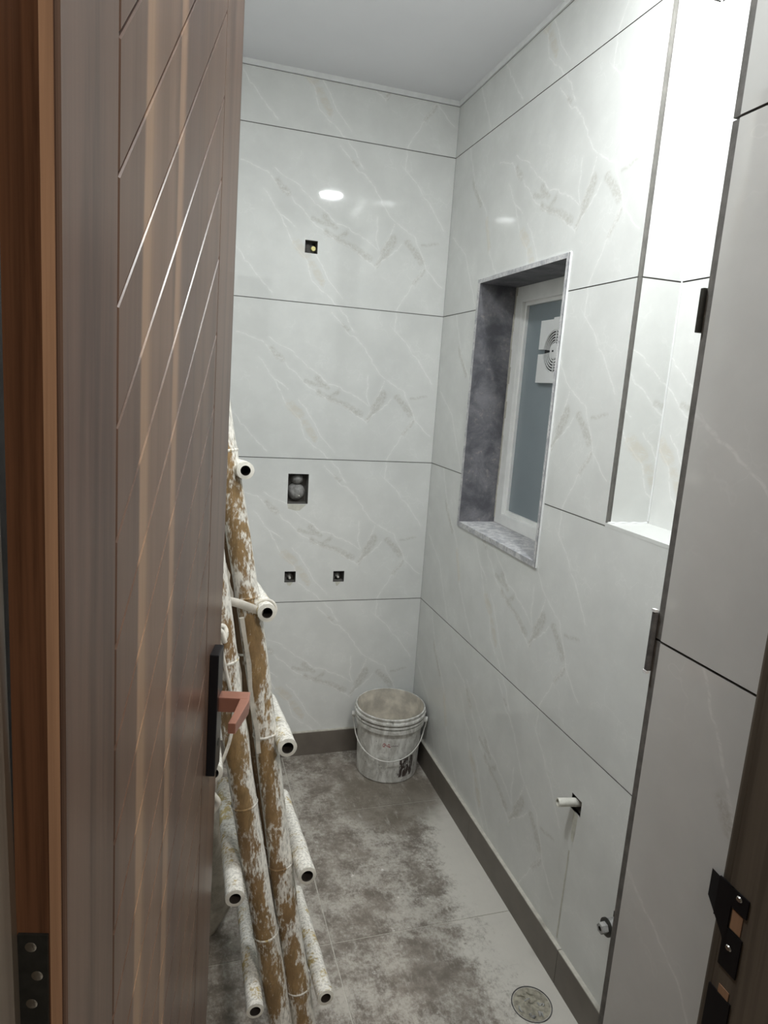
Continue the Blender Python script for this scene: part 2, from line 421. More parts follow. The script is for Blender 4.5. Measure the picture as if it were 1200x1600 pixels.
# ------------------------------------------------------------------ setting: back wall
HB = [(-.579, -.531, 2.082, 2.128), (-.607, -.524, 1.116, 1.238), (-.606, -.560, .786, .832), (-.401, -.354, .784, .830)]
FB = (Vector((0, 0, 0)), X, Z, -Y)       # u = x, v = z, facing -y
m = MB(); m.slab(FB, XL-.12, .0, 0, ZC, .0025, .06, HB); m.slab(FB, XL-.12, .25, -.1, ZC, .06, .2)
wb = struct(m.build('wall_back', ['grout']), 'pale marble-print tiled back wall with open pipe holes')
def tiles(parent, fr, u0, u1, rows, holes=(), uvo=0.0, cuts=()):
    xs = [u0]+list(cuts)+[u1]
    for a, b in zip(xs, xs[1:]):
        for z0, z1 in rows:
            h = [q for q in holes if q[0] < b and q[1] > a and q[2] < z1 and q[3] > z0]
            m = MB(); m.slab(fr, a+JT/2, b-JT/2, z0+JT/2, z1-JT/2, 0.0, .0105, h, 0, 1, (uvo, z0))
            m.build('tile', ['tile', 'tile_edge'], parent)
tiles(wb, FB, XL, 0.0+JT/2, ROWS, HB, -1.2)
# right wall: window opening, recess, pipe holes
WY0, WY1, WZ0, WZ1 = -.933, -.335, 1.104, 2.003
NY1, NZ0, ND = -1.238, 1.304, .122
FR = (Vector((0, 0, 0)), -Y, Z, -X)      # u = -y, v = z, facing -x
HR = [(-WY1, -WY0, WZ0, WZ1), (1.238, 1.985, NZ0, 2.62), (1.246, 1.292, .518, .562), (1.468, 1.512, .345, .387)]
m = MB(); m.slab(FR, -.2, 1.985, 0, ZC, .0025, .25, [HR[0], HR[1]]+HR[2:]); m.slab(FR, 1.2, 1.985, 1.2, ZC, ND+.01, .26)
m.slab(FR, 1.2, 1.985, 0, .7, .08, .26)
wr = struct(m.build('wall_right', ['grout']), 'pale marble-print tiled wall with the small window and tall recess')
tiles(wr, FR, 0.0, 1.238, ROWS[2:], HR, .035)
tiles(wr, FR, 0.0, 1.985, ROWS[:2], HR, .035)
tiles(wr, FR, 1.238+JT/2, 1.985, [(2.62, 2.684)], HR, 1.238)
# recess lining: side, back, sill, head
fs = (Vector((0, NY1-.004, 0)), X, Z, -Y)
for z0, z1 in ((NZ0, 1.9), (1.9, 2.5), (2.5, 2.62)):
    m = MB(); m.slab(fs, .0108, ND, z0+.002, z1-JT/2, 0, .009, (), 0, 1, (-.55, z0)); m.build('tile', ['tile', 'tile_edge'], wr)
fb = (Vector((ND, 0, 0)), -Y, Z, -X)
for z0, z1 in ((NZ0, 1.9), (1.9, 2.5), (2.5, 2.62)):
    m = MB(); m.slab(fb, 1.238, 1.985, z0+.002, z1-JT/2, 0, .009, (), 0, 1, (1.238-.58, z0)); m.build('tile', ['tile', 'tile_edge'], wr)
m = MB(); m.box(.0, ND, -1.985, NY1+.002, NZ0-.006, NZ0+.004); o = m.build('sill_tile', ['tile'], wr)
m = MB(); m.box(.0, ND, -1.985, NY1, 2.616, 2.63); m.build('tile', ['tile'], wr)
m = MB()
m.tube([(.003+(ND-.006)*i/9, NY1-.005, NZ0+.0045+.001*math.sin(i*2.3)) for i in range(10)], .003, 6)
m.tube([(ND-.001, NY1-.005, NZ0+.01+.065*i) for i in range(20)], .0022, 6)
m.build('caulk_bead', ['caulk'], wr)
# left wall
FL = (Vector((XL, 0, 0)), Y, Z, X)
m = MB(); m.slab(FL, YO, .2, 0, ZC, .0025, .15)
wl = struct(m.build('wall_left', ['grout']), 'tiled left wall behind the open door')
tiles(wl, FL, -1.2, 0, ROWS, (), -1.2); tiles(wl, FL, YF, -1.2, ROWS, (), -1.985)
# door wall
m = MB()
m.box(XR+.0105, .25, YO, YF, 0, ZC); m.box(XL-.12, XR+.0105, YO, YF, ZD+.03, ZC)
m.box(XL-.12, XL+.0, YO, YJ, 0, ZD+.03)
wf = struct(m.build('wall_front', ['grout']), 'wall holding the door, tiled inside and in its reveal')
FF = (Vector((0, YF+.0115, 0)), -X, Z, Y)
RF = [(0.03, .720), (.720, 1.320), (1.320, 1.920), (1.920, 2.520), (2.520, 2.684)]
tiles(wf, FF, 0, -XR, RF, (), 0)
tiles(wf, FF, -XR, -XL, [(ZD+.03, 2.520), (2.520, 2.684)], (), 0)
FV = (Vector((XR, 0, 0)), -Y, Z, -X)
for z0, z1 in ((0.0, .720), (.720, 1.320), (1.320, 1.920), (1.920, ZD)):
    m = MB(); m.slab(FV, -YF-.0, -YJ+.002, z0+JT/2, z1-JT/2, 0, .0105, (), 0, 1, (-YF-.03, z0)); m.build('tile', ['tile', 'tile_edge'], wf)
# floor
m = MB(); m.box(-2.6, 1.6, -4.4, .2, -.12, -.0015)
fl = struct(m.build('floor', ['dust']), 'dusty grey tiled floor smeared with cement')
XS = [0.0, -.588, XL]; YS = [0.0, -.425, -1.020, -1.620, YJ-.02]
for x1, x0 in zip(XS, XS[1:]):
    for y1, y0 in zip(YS, YS[1:]):
        m = MB(); m.box(x0+.0018, x1-.0018, y0+.0018, y1-.0018, -.01, 0); m.build('floor_tile', ['floor'], fl)
m = MB(); m.box(-2.6, 1.6, -4.4, YJ-.02, -.01, -.0005); m.build('hall_floor', ['hallwall'], fl)
# ceiling, plaster bands
m = MB(); m.box(-2.6, 1.6, -4.4, .2, ZC, ZC+.1)
ce = struct(m.build('ceiling', ['plaster']), 'plain white painted ceiling')
m = MB(); m.box(XL, 0, -.006, 0, 2.684, ZC); struct(m.build('trim_1', ['caulk']), 'white plaster band above the back wall tiles')
m = MB(); m.box(-.006, 0, YF, -.006, 2.684, ZC); struct(m.build('trim_2', ['caulk']), 'white plaster band above the right wall tiles')
m = MB(); m.box(XL, XL+.006, YF, -.006, 2.684, ZC); struct(m.build('trim_3', ['caulk']), 'white plaster band above the left wall tiles')
# the hall outside
m = MB(); m.box(-2.7, -2.6, -4.4, YO, 0, ZC); m.box(1.6, 1.7, -4.4, YO, 0, ZC); m.box(-2.7, 1.7, -4.5, -4.4, 0, ZC)
m.box(-2.6, XL-.12, YO-.01, YO+.1, 0, ZC); m.box(.25, 1.6, YO-.01, YO+.1, 0, ZC)
struct(m.build('wall_hall', ['hallwall']), 'painted walls of the hall outside the door')
# skirting
def skirting(name, parts, label):
    root = struct(empty(name), label)
    for (x0, x1, y0, y1) in parts:
        m = MB(); m.box(x0, x1, y0, y1, 0, SK-.003); m.build('skirting_tile', ['skirt'], root)
        m = MB(); m.box(x0, x1, y0, y1, SK-.003, SK+.0005); m.build('dusty_top_edge', ['dust'], root)
skirting('baseboard_back', [(-.60, -.012, -.012, 0), (XL, -.603, -.012, 0)], 'taupe tile skirting along the back wall')
skirting('baseboard_right', [(-.012, 0, -.690, 0), (-.012, 0, -1.289, -.692), (-.012, 0, YF+.012, -1.291)], 'taupe tile skirting along the right wall with dusty top')
skirting('baseboard_left', [(XL, XL+.012, -1.2, -.012), (XL, XL+.012, YF, -1.203)], 'taupe tile skirting along the left wall')

# ------------------------------------------------------------------ window
win = struct(empty('window_1', (0, WY0, WZ0)), 'small white framed window of frosted glass in a dark granite lined opening')
def wpart(m, name, mats, par=win, **kw):
    o = m.build(name, mats, par, **kw); o.matrix_parent_inverse = Matrix.Translation(Vector((0, WY0, WZ0))).inverted() if par is win else Matrix.Identity(4)
    return o
ST = .018; PR = -.007; WD = .150
def stone(name, y0, y1, z0, z1, inner):
    m = MB(); m.box(PR, WD, y0, y1, z0, z1, 0)
    m.mi = [0]*6
    m.mi[4] = 1                       # raw edge that faces the room
    if inner == 'sill': m.mi[1] = 1
    wpart(m, name, ['granite', 'granite_edge'])
stone('jamb_stone', WY1-ST, WY1, WZ0+ST, WZ1-.014, '')
stone('jamb_stone', WY0, WY0+.012, WZ0+ST, WZ1-.014, '')
stone('lintel_stone', WY0, WY1, WZ1-.014, WZ1, '')
stone('sill_stone', WY0, WY1, WZ0, WZ0+ST, 'sill')
m = MB()
for (y0, y1, z0, z1) in ((WY0-.003, WY0+.001, WZ0, WZ1), (WY1-.001, WY1+.003, WZ0, WZ1), (WY0, WY1, WZ1-.001, WZ1+.003)):
    m.box(PR+.002, .002, y0, y1, z0, z1)
wpart(m, 'filler_bead', ['caulk'])
GY0, GY1, GZ0, GZ1 = WY0+.012, WY1-ST, WZ0+ST, WZ1-.014
FW = .055; FX0, FX1 = .138, .196
def frame_bar(y0, y1, z0, z1):
    m = MB(); m.box(FX0, FX1, y0, y1, z0, z1); wpart(m, 'frame_bar', ['upvc'], bevel=.004)
frame_bar(GY1-FW, GY1, GZ0, GZ1); frame_bar(GY0, GY0+FW, GZ0, GZ1)
frame_bar(GY0+FW, GY1-FW, GZ1-FW, GZ1); frame_bar(GY0+FW, GY1-FW, GZ0, GZ0+.044)
m = MB(); i = .012
for (y0, y1, z0, z1) in ((GY1-FW-i, GY1-FW, GZ0+.044, GZ1-FW), (GY0+FW, GY0+FW+i, GZ0+.044, GZ1-FW),
                         (GY0+FW+i, GY1-FW-i, GZ1-FW-i, GZ1-FW), (GY0+FW+i, GY1-FW-i, GZ0+.044, GZ0+.044+i)):
    m.box(FX0+.014, FX0+.034, y0, y1, z0, z1)
wpart(m, 'glazing_bead', ['upvc'])
m = MB(); m.box(FX0+.024, FX0+.030, GY0+FW-.01, GY1-FW+.01, GZ0+.035, GZ1-FW+.01); wpart(m, 'pane', ['glass'])
m = MB(); 
for kk in range(14):
    zz = GZ0+.02+kk*(GZ1-GZ0-.05)/13; m.box(FX0-.0015-.002*random.random(), FX0+.006, GY1-.006-.010*random.random(), GY1-.001, zz, zz+.062)
wpart(m, 'mortar_smear', ['dust'])

# exhaust fan on the pane
fan = empty('exhaust_fan', (FX0+.024, -.648, 1.757))
tag(fan, 'white square exhaust fan with round louvres set in the window pane', 'fan')
FS = .103
def fan_ring(r0, r1, a0, a1, x0, x1, mb):
    mb.lathe([(r0, x0), (r0, x1), (r1, x1), (r1, x0)], ax='x', a0=a0, a1=a1, n=24)
m = MB()     # square plate with a round opening and the notch at the left edge
nseg = 64; hN = .008; rI = .070
ai = math.asin(hN/rI); ao = math.atan2(hN, FS)
def rim(t):
    c, s = math.cos(t), math.sin(t); q = FS/max(abs(c), abs(s)); return (q*c, q*s)
cs = [math.pi/4+i*math.pi/2 for i in range(4)]
ts = sorted(set([i/nseg for i in range(nseg+1)]+[(c-ao)/(2*math.pi-2*ao) for c in cs]))
for f0, f1 in zip(ts, ts[1:]):
    i0, i1 = ai+(2*math.pi-2*ai)*f0, ai+(2*math.pi-2*ai)*f1; o0, o1 = ao+(2*math.pi-2*ao)*f0, ao+(2*math.pi-2*ao)*f1
    p = [(rI*math.cos(i0), rI*math.sin(i0)), rim(o0), rim(o1), (rI*math.cos(i1), rI*math.sin(i1))]
    m.quad([(-.016, q[0], q[1]) for q in p]); m.quad([(0, q[0], q[1]) for q in reversed(p)])
    m.quad([(-.016, p[1][0], p[1][1]), (0, p[1][0], p[1][1]), (0, p[2][0], p[2][1]), (-.016, p[2][0], p[2][1])])
    m.quad([(-.016, p[3][0], p[3][1]), (0, p[3][0], p[3][1]), (0, p[0][0], p[0][1]), (-.016, p[0][0], p[0][1])])
for f in (0, 1):
    i0 = ai if f == 0 else 2*math.pi-ai; o0 = ao if f == 0 else 2*math.pi-ao
    a, b = (rI*math.cos(i0), rI*math.sin(i0)), rim(o0)
    m.quad([(-.016, *a), (0, *a), (0, *b), (-.016, *b)])
m.box(-.016, 0, -.012, .022, FS, FS+.006)
m.build('cover', ['fan'], fan, merge=True)
m = MB(); m.lathe([(.0, -.0105), (.0705, -.0105)], ax='x', n=40); m.build('shadow_plate', ['dark'], fan)
for r in (.034, .043, .052, .061, .070):
    m = MB(); fan_ring(r-.0044, r, .10, 2*math.pi-.10, -.0155, -.0140, m); m.build('louvre_ring', ['fan'], fan, merge=True)
m = MB(); m.lathe([(0, -.021), (.012, -.021), (.026, -.017), (.0275, -.008)], ax='x', n=32); h = m.build('hub', ['fan'], fan, smooth=.6)
m = MB(); m.box(-.0222, -.0205, -.004, .004, -.003, .003); m.build('hub_mark', ['dark'], h)
for a in (math.pi/2, -math.pi/2, math.pi):
    m = MB(); c, s = math.cos(a), math.sin(a)
    p = [(.026*c-.0025*s, .026*s+.0025*c), (.071*c-.0025*s, .071*s+.0025*c), (.071*c+.0025*s, .071*s-.0025*c), (.026*c+.0025*s, .026*s-.0025*c)]
    m.quad([(-.0155, *q) for q in p]); m.quad([(-.006, *q) for q in reversed(p)])
    for q0, q1 in zip(p, p[1:]+p[:1]): m.quad([(-.0155, *q0), (-.006, *q0), (-.006, *q1), (-.0155, *q1)])
    m.build('spoke', ['fan'], fan, merge=True)

# ------------------------------------------------------------------ door, frame, lock
A = math.radians(13.25); LEAN = .014; DW = .682; DH = 2.205; DT = .038
dd = Vector((math.sin(A), math.cos(A), 0)); nn = Vector((math.cos(A), -math.sin(A), 0)); kk_ = (Z+LEAN*nn).normalized(); yy_ = kk_.cross(dd).normalized()
HP = Vector((-1.104, -2.158, 0))+1.6*(Z-kk_)
door = empty('door_1'); struct(door, 'walnut laminate door with diagonal grooves standing open to the left')
door.matrix_world = Matrix(((dd.x, yy_.x, kk_.x, HP.x), (dd.y, yy_.y, kk_.y, HP.y), (dd.z, yy_.z, kk_.z, HP.z+.008), (0, 0, 0, 1)))
m = MB(); m.box(0, DW, .0125, DT, 0, DH); m.build('leaf_core', ['door_edge'], door)
m = MB(); m.box(-.0004, DW+.0004, .004, .0125, 0, DH); m.build('edge_lipping', ['door_strip'], door)
m = MB(); m.box(.0006, DW, .0026, .0042, 0.001, DH-.001); m.build('groove_ground', ['groove'], door)
UL, UR, GW = .111, .545, .0026
def clip(poly, z, keep_above):
    out = []
    for i in range(len(poly)):
        a, b = poly[i-1], poly[i]; ia, ib = (a[1] >= z) == keep_above, (b[1] >= z) == keep_above
        if ia != ib:
            t = (z-a[1])/(b[1]-a[1]); out.append((a[0]+t*(b[0]-a[0]), z))
        if ib: out.append(b)
    return out
def panel(poly, name='panel'):
    if len(poly) < 3: return
    m = MB(); m.prism(poly, 0, .0030, mi=0, ch=.0013); m.build(name, ['door'], door)
panel([(0, 0), (UL-GW/2, 0), (UL-GW/2, DH), (0, DH)], 'stile'); panel([(UR+GW/2, 0), (DW, 0), (DW, DH), (UR+GW/2, DH)], 'stile')
zl = lambda i: 1.660-.0985*i
zr = lambda i: 2.082-.1035*i
sl = GW*.72
for i in range(-9, 19):
    a0, b0 = zl(i+1)-.008, zr(i+1)-.008; a1, b1 = zl(i)-.008, zr(i)-.008
    p = [(UL+GW/2, a0+sl), (UR-GW/2, b0+sl), (UR-GW/2, b1-sl), (UL+GW/2, a1-sl)]
    p = clip(clip(p, .002, True), DH-.002, False)
    panel(p)
# lock plate and lever
LP = empty('lock_plate'); LP.parent = door
m = MB(); m.box(.578, .626, -.015, .001, .934, 1.152); m.build('back_plate', ['black'], LP, bevel=.0025)
m = MB(); m.lathe([(0, -.0158), (.0065, -.0158), (.0065, -.0145)], c=(.602, 0, .985), ax='y', n=18); m.build('key_cylinder', ['steel'], LP)
LV = empty('lever_handle'); LV.parent = door; LV['label'] = 'rose gold lever'
m = MB()
m.box(.589, .615, -.064, -.014, 1.047, 1.073); m.build('neck', ['copper'], LV, bevel=.002)
m = MB()
pr = [(.616, -.064, -.050, 1.0475, 1.0725), (.585, -.066, -.050, 1.0475, 1.0725), (.545, -.060, -.047, 1.0495, 1.0705), (.513, -.055, -.043, 1.0510, 1.0690)]
for (u, a, b, z0, z1) in pr: m.v += [(u, a, z0), (u, b, z0), (u, b, z1), (u, a, z1)]
for s in range(3):
    for j in range(4): m.f.append((s*4+j, s*4+(j+1) % 4, s*4+4+(j+1) % 4, s*4+4+j)); m.mi.append(0); m.uv.append([(0, 0)]*4)
m.f += [(0, 3, 2, 1), (12, 13, 14, 15)]; m.mi += [0, 0]; m.uv += [[(0, 0)]*4]*2
m.build('grip', ['copper'], LV, bevel=.0015)
# hinges
def hinge(z0, z1, par):
    h = empty('hinge'); h.parent = par
    m = MB(); m.box(-.0022, .0004, .0135, .0365, z0, z1); m.build('hinge_leaf', ['steel'], h, bevel=.0006)
    for q in range(3):
        a, b = z0+(z1-z0)*q/3+.0008, z0+(z1-z0)*(q+1)/3-.0008
        m = MB(); m.tube([(-.0035, .0405, a), (-.0035, .0405, b)], .0042, 14); m.build('knuckle', ['steel'], h, smooth=.6)
    m = MB(); m.lathe([(0, .004), (.003, .0025), (.0034, 0)], c=(-.0035, .0405, z1), n=12); m.build('pin_cap', ['screw'], h, smooth=.6)
    for t, yv in ((.11, .0305), (.37, .026), (.63, .0305), (.89, .026)):
        z = z1-(z1-z0)*t
        m = MB(); m.lathe([(.0045, -.0024), (.0035, -.0030), (.0, -.0030)], c=(0, yv-.004, z), ax='x', n=14); m.build('screw', ['screw'], h, smooth=.6)
for z0, z1 in ((.25, .35), (1.066, 1.166), (1.92, 2.02)): hinge(z0, z1, door)
# frame
fr = struct(empty('trim_4'), 'dark brown wooden door frame')
def fpart(m, name, mats, **kw): return m.build(name, mats, fr, **kw)
m = MB(); m.box(XL, -1.146, -2.196, YJ, 0, ZD+.03); m.box(XL, -1.139, YO-.008, -2.196, 0, ZD+.03); fpart(m, 'jamb', ['frame'])
m = MB(); m.box(XR-.0005, XR+.03, YJ-.012, YJ, 0, ZD+.03); fpart(m, 'jamb_moulding', ['frame'], bevel=.003)
m = MB(); m.box(XR-.003, XR+.03, -2.204, YJ-.0125, 0, ZD+.03); m.box(XR-.014, XR+.03, YO-.008, -2.204, 0, ZD+.03); fpart(m, 'jamb', ['frame'])
m = MB(); m.box(-1.146, XR, -2.196, YJ, ZD-.0, ZD+.03); m.box(-1.146, XR, YO-.008, -2.196, ZD-.012, ZD+.03); fpart(m, 'head', ['frame'])
# strike plate on the right jamb
sp = empty('strike_plate'); sp.parent = fr; sp.scale = (1, 1, .79); sp.location = (0, 0, .2145)
xs = XR-.0045
m = MB()
m.box(xs, xs+.002, -2.190, -2.166, 1.105, 1.132); m.box(xs, xs+.002, -2.190, -2.166, 1.012, 1.072)
m.box(xs, xs+.002, -2.170, -2.150, 1.072, 1.132)
m.quad([(xs-.0002, -2.150, 1.132), (xs-.0002, -2.170, 1.132), (xs-.0002, -2.170, 1.040), (xs-.0002, -2.164, 1.055), (xs-.0002, -2.150, 1.075)])
m.quad([(xs-.0002, -2.150, 1.132), (xs-.0002, -2.150, 1.075), (xs+.001, -2.138, 1.090), (xs+.001, -2.138, 1.132)])
m.quad([(xs+.001, -2.138, 1.132), (xs+.001, -2.138, 1.090), (xs+.0015, -2.138, 1.090), (xs+.0015, -2.138, 1.132)])
m.build('plate', ['black'], sp)
for (y, z) in ((-2.178, 1.124), (-2.176, 1.046)):
    m = MB(); m.lathe([(.004, 0.0), (.003, -.0012), (0, -.0012)], c=(xs, y, z), ax='x', n=14); m.build('screw', ['screw'], sp, smooth=.6)
for (z0, z1) in ((1.074, 1.103), (.958, .985)):
    m = MB(); m.box(xs+.0008, xs+.0016, -2.186, -2.172, z0, z1); m.build('mortise', ['door_strip'], sp)
m = MB(); m.box(xs, xs+.002, -2.190, -2.160, .90, .972); m.build('lower_plate', ['black'], sp)

# ------------------------------------------------------------------ small metal boxes at the reveal corner
def corner_box(z0, z1, w_, label, mat):
    r = empty('back_box', (XR, YF+.012, z0)); tag(r, label, 'back box')
    m = MB(); m.box(-w_, .03, .0002, .006, 0, z1-z0); m.build('box_shell', [mat], r, bevel=.0015)
    return r
b1 = corner_box(1.694, 1.744, .003, 'slim dark plate peeping past the tiled corner beside the lit recess', 'steel')
b2 = corner_box(1.276, 1.354, .004, 'grey plate with pale ends behind the tiled corner under the recess', 'mortar')
for z_ in (-.003, .0785):
    m = MB(); m.box(-.0048, .0, .0, .0066, z_, z_+.0035); m.build('pale_lip', ['caulk'], b2)

# ------------------------------------------------------------------ plumbing
def stub(name, loc, label, cat):
    r = empty(name, loc); tag(r, label, cat); return r
# shower inlet, high hole
r = stub('shower_inlet', (-.543, .055, 2.103), 'plugged brass shower inlet inside the highest square hole', 'pipe')
m = MB(); m.lathe([(.0, -.036), (.0085, -.036), (.0095, -.033), (.0095, -.022)], ax='y', n=20); m.build('plug', ['brass'], r, smooth=.6)
m = MB(); m.lathe([(.0125, -.022), (.0135, -.018), (.0135, 0), (0, 0)], ax='y', n=20); m.lathe([(.0, -.022), (.0125, -.022)], ax='y', n=20); m.build('socket', ['valve'], r, smooth=.6)
m = MB(); m.box(-.579, -.5475, .032, .06, 2.082, 2.125); o = m.build('mortar_fill', ['mortar']); o.parent = r; o.matrix_parent_inverse = Matrix.Translation(Vector((-.543, .055, 2.103))).inverted()
# concealed mixer
r = stub('mixer_valve', (-.5655, .058, 1.168), 'cement smeared shower mixer body in the tall rectangular hole', 'valve')
def dome(c, rx, rz, dpt, name, par):
    m = MB(); pr = [(math.sin(t*math.pi/2/8), -math.cos(t*math.pi/2/8)) for t in range(9)]
    m.lathe([(q[0], q[1]) for q in pr], ax='y', n=28)
    m.v = [(c[0]+p[0]*rx, c[1]+p[1]*dpt, c[2]+p[2]*rz) for p in m.v]; return m.build(name, ['valve'], par, smooth=1.0)
d1 = dome((0, 0, -.010), .037, .036, .046, 'diverter_body', r); d2 = dome((.002, 0, .045), .027, .024, .043, 'spout_body', r)
m = MB(); m.lathe([(0, -.002), (.003, -.001), (.003, .004)], c=(.008, -.045, -.022), ax='y', n=10); m.build('screw', ['screw'], d1)
for (cx, label) in ((-.583, 'capped water inlet in the low square hole beneath the mixer'), (-.3775, 'capped water inlet in the low square hole beside the bucket corner')):
    r = stub('water_inlet', (cx, .058, .805), label, 'pipe')
    dome((0, 0, -.002), .014, .014, .038, 'socket', r)
    m = MB(); m.lathe([(0, -.004), (.0045, -.003), (.0055, .01)], c=(.002, -.039, -.006), ax='y', n=14); m.build('plug', ['pvc'], r, smooth=.7)
    m = MB(); m.box(-.023, -.010, -.030, .001, -.019, .010); m.build('mortar_fill', ['mortar'], r)
# right wall pipe stub
r = stub('pipe_stub', (.0, -1.268, .540), 'white plastic pipe end poking out of the jagged hole in the right wall', 'pipe')
P0 = Vector((.06, 0, .0)); P1 = Vector((-.050, .012, .006))
m = MB(); m.tube([P0, P0.lerp(P1, .5), P1], .0115, 18, cap=False); m.tube([P1, P0], .0078, 18, cap=False)
m.build('pipe', ['pvc'], r, smooth=.8)
m = MB(); q = (P1-P0).normalized(); a = Vector((0, 0, 1)).cross(q).normalized(); b = q.cross(a)
for j in range(18):
    t0, t1 = 2*math.pi*j/18, 2*math.pi*(j+1)/18
    e = lambda t, rr: P1+a*math.cos(t)*rr+b*math.sin(t)*rr
    m.quad([e(t0, .0115), e(t1, .0115), e(t1, .0078), e(t0, .0078)])
m.build('pipe_rim', ['pvc'], r)
m = MB(); m.lathe([(0, 0), (.0078, 0)], c=P1-q*.012, ax='x', n=14); m.build('end_plug', ['dust'], r)
# hex nipple
r = stub('inlet_nipple', (.0, -1.490, .366), 'grey hexagonal pipe nipple on the right wall near the door reveal', 'pipe')
m = MB(); m.lathe([(.0, -.030), (.017, -.030), (.018, -.028), (.018, .02)], ax='x', n=24); m.build('collar', ['valve'], r, smooth=.6)
m = MB(); m.lathe([(.012, -.036), (.0215, -.036), (.0215, -.031), (.012, -.031)], ax='x', n=24); m.build('washer', ['steel'], r, smooth=.5)
m = MB(); m.lathe([(.006, -.052), (.0125, -.052), (.0135, -.050), (.0135, -.034)], ax='x', n=6); m.build('hex_end', ['valve'], r)
m = MB(); m.lathe([(.0, -.046), (.0065, -.046), (.0065, -.052)], ax='x', n=14); m.build('bore', ['hole'], r)

# runs of dirty water dried on the tiles below the holes
M['run'] = simple('dried_dirty_run', (196, 195, 184), .5, var=.1, scale=40)
def run(parent, fr, poly):
    O, U, V, N = fr; m = MB(); m.quad([O+U*a+V*b+N*.0004 for a, b in poly]); m.build('dried_run', ['run'], parent)
run(wb, FB, [(-.607, 1.116), (-.603, 1.096), (-.575, 1.088), (-.555, 1.089), (-.528, 1.114)])
run(wb, FB, [(-.598, .786), (-.592, .772), (-.582, .770), (-.570, .786)])
run(wb, FB, [(-.392, .784), (-.386, .766), (-.381, .766), (-.366, .784)])
run(wr, FR, [(1.262, .518), (1.264, .440), (1.270, .430), (1.278, .434), (1.283, .518)])
run(wr, FR, [(1.262, .400), (1.258, .120), (1.264, .120), (1.268, .400)])
# floor drain
M['drain'] = simple('cement_clogged_cover', (150, 145, 130), .6, var=.35, scale=70, bump=.5)
r = stub('floor_drain', (-.105, -1.334, 0), 'round cement clogged drain cover in the floor by the skirting', 'drain')
m = MB(); m.lathe([(.055, -.002), (.055, .0018), (.0535, .0024), (.052, .0008)], n=40); m.build('drain_rim', ['mortar'], r, smooth=.6)
m = MB(); m.lathe([(.050, .0012), (.030, .0018), (0, .0022)], n=40)
m.v = [(x, y, z+random.uniform(-.0008, .0008)) for (x, y, z) in m.v]; m.build('cover', ['drain'], r)
for a in range(14):
    t = random.uniform(0, 6.28); q = random.uniform(.005, .042); l_ = random.uniform(.004, .011); t2 = random.uniform(0, 6.28)
    cx, cy = q*math.cos(t), q*math.sin(t)
    m = MB(); m.tube([(cx-l_*math.cos(t2), cy-l_*math.sin(t2), .0018), (cx, cy, .0030), (cx+l_*math.cos(t2+.6), cy+l_*math.sin(t2+.6), .0018)], [.0018, random.uniform(.003, .0055), .0015], 8, flat=.8, up=(0, 0, 1))
    m.build('cement_lump', ['valve' if a % 3 else 'drain'], r, smooth=1.0)

# ------------------------------------------------------------------ bucket
bk = empty('bucket', (-.160, -.162, 0)); tag(bk, 'white plastic bucket smeared with dried cement in the back corner', 'bucket')
prof = [(0, .0005), (.124, .0005), (.128, .004), (.1365, .222), (.1365, .224), (.1465, .226), (.1470, .232), (.1465, .243), (.1390, .2445), (.1392, .249),
        (.1480, .250), (.1485, .256), (.1475, .258), (.1405, .2585), (.1408, .266), (.1505, .267), (.1515, .272), (.1500, .276), (.1430, .277), (.1432, .284), (.1465, .286), (.1468, .291), (.1440, .2935), (.1415, .2925)]
m = MB(); m.lathe(prof, n=64); m.build('shell', ['bucket'], bk, smooth=.7)
m = MB(); m.lathe([(.1416, .2927), (.1375, .27), (.1300, .14), (.1250, .10), (.10, .092), (0, .088)], n=64)
m.v = [(x*(1-.010*abs(math.sin(9*z*20+x*60))), y*(1-.010*abs(math.sin(7*y*30))), z+(.004*math.sin(x*60)*math.cos(y*50) if z < .12 else 0)) for (x, y, z) in m.v]
m.build('mortar_lining', ['bucket_in'], bk, smooth=1.2)
# block-outs in the band below the flanges
for a in (-1.05, -1.95, -2.9, -.2, .8, 1.8):
    m = MB(); m.lathe([(.1372, .2265), (.1468, .2265), (.1468, .2435), (.1372, .2435)], a0=a-.16, a1=a+.16, n=10); m.build('grip_block', ['bucket'], bk, merge=True)
for s in (-1, 1):        # handle ears along an axis square to the view
    a = math.radians(-19 if s > 0 else 161)
    m = MB(); m.lathe([(0, .160), (.010, .160), (.012, .155), (.012, .1365)], ax='x', n=16)
    m.v = [(x*math.cos(a)-y*math.sin(a), x*math.sin(a)+y*math.cos(a), z+.234) for (x, y, z) in m.v]
    m.build('handle_ear', ['bucket'], bk, smooth=.6)
aa = math.radians(-19); pts = []
for i in range(33):
    t = math.pi*i/32
    u = -.156*math.cos(t); dz_ = -.122*math.sin(t)**.9
    out = .136*math.sin(t)**.75+.006
    rr = .146
    x = u; yv = -math.sqrt(max(rr*rr-u*u, 0))*1.0 if abs(u) < rr else 0
    pts.append((x*math.cos(aa)-(yv-.004)*math.sin(aa), x*math.sin(aa)+(yv-.004)*math.cos(aa), .234+dz_))
m = MB(); m.tube(pts, .0024, 8, up=(0, 0, 1)); m.build('wire_handle', ['wire'], bk, smooth=1.0)
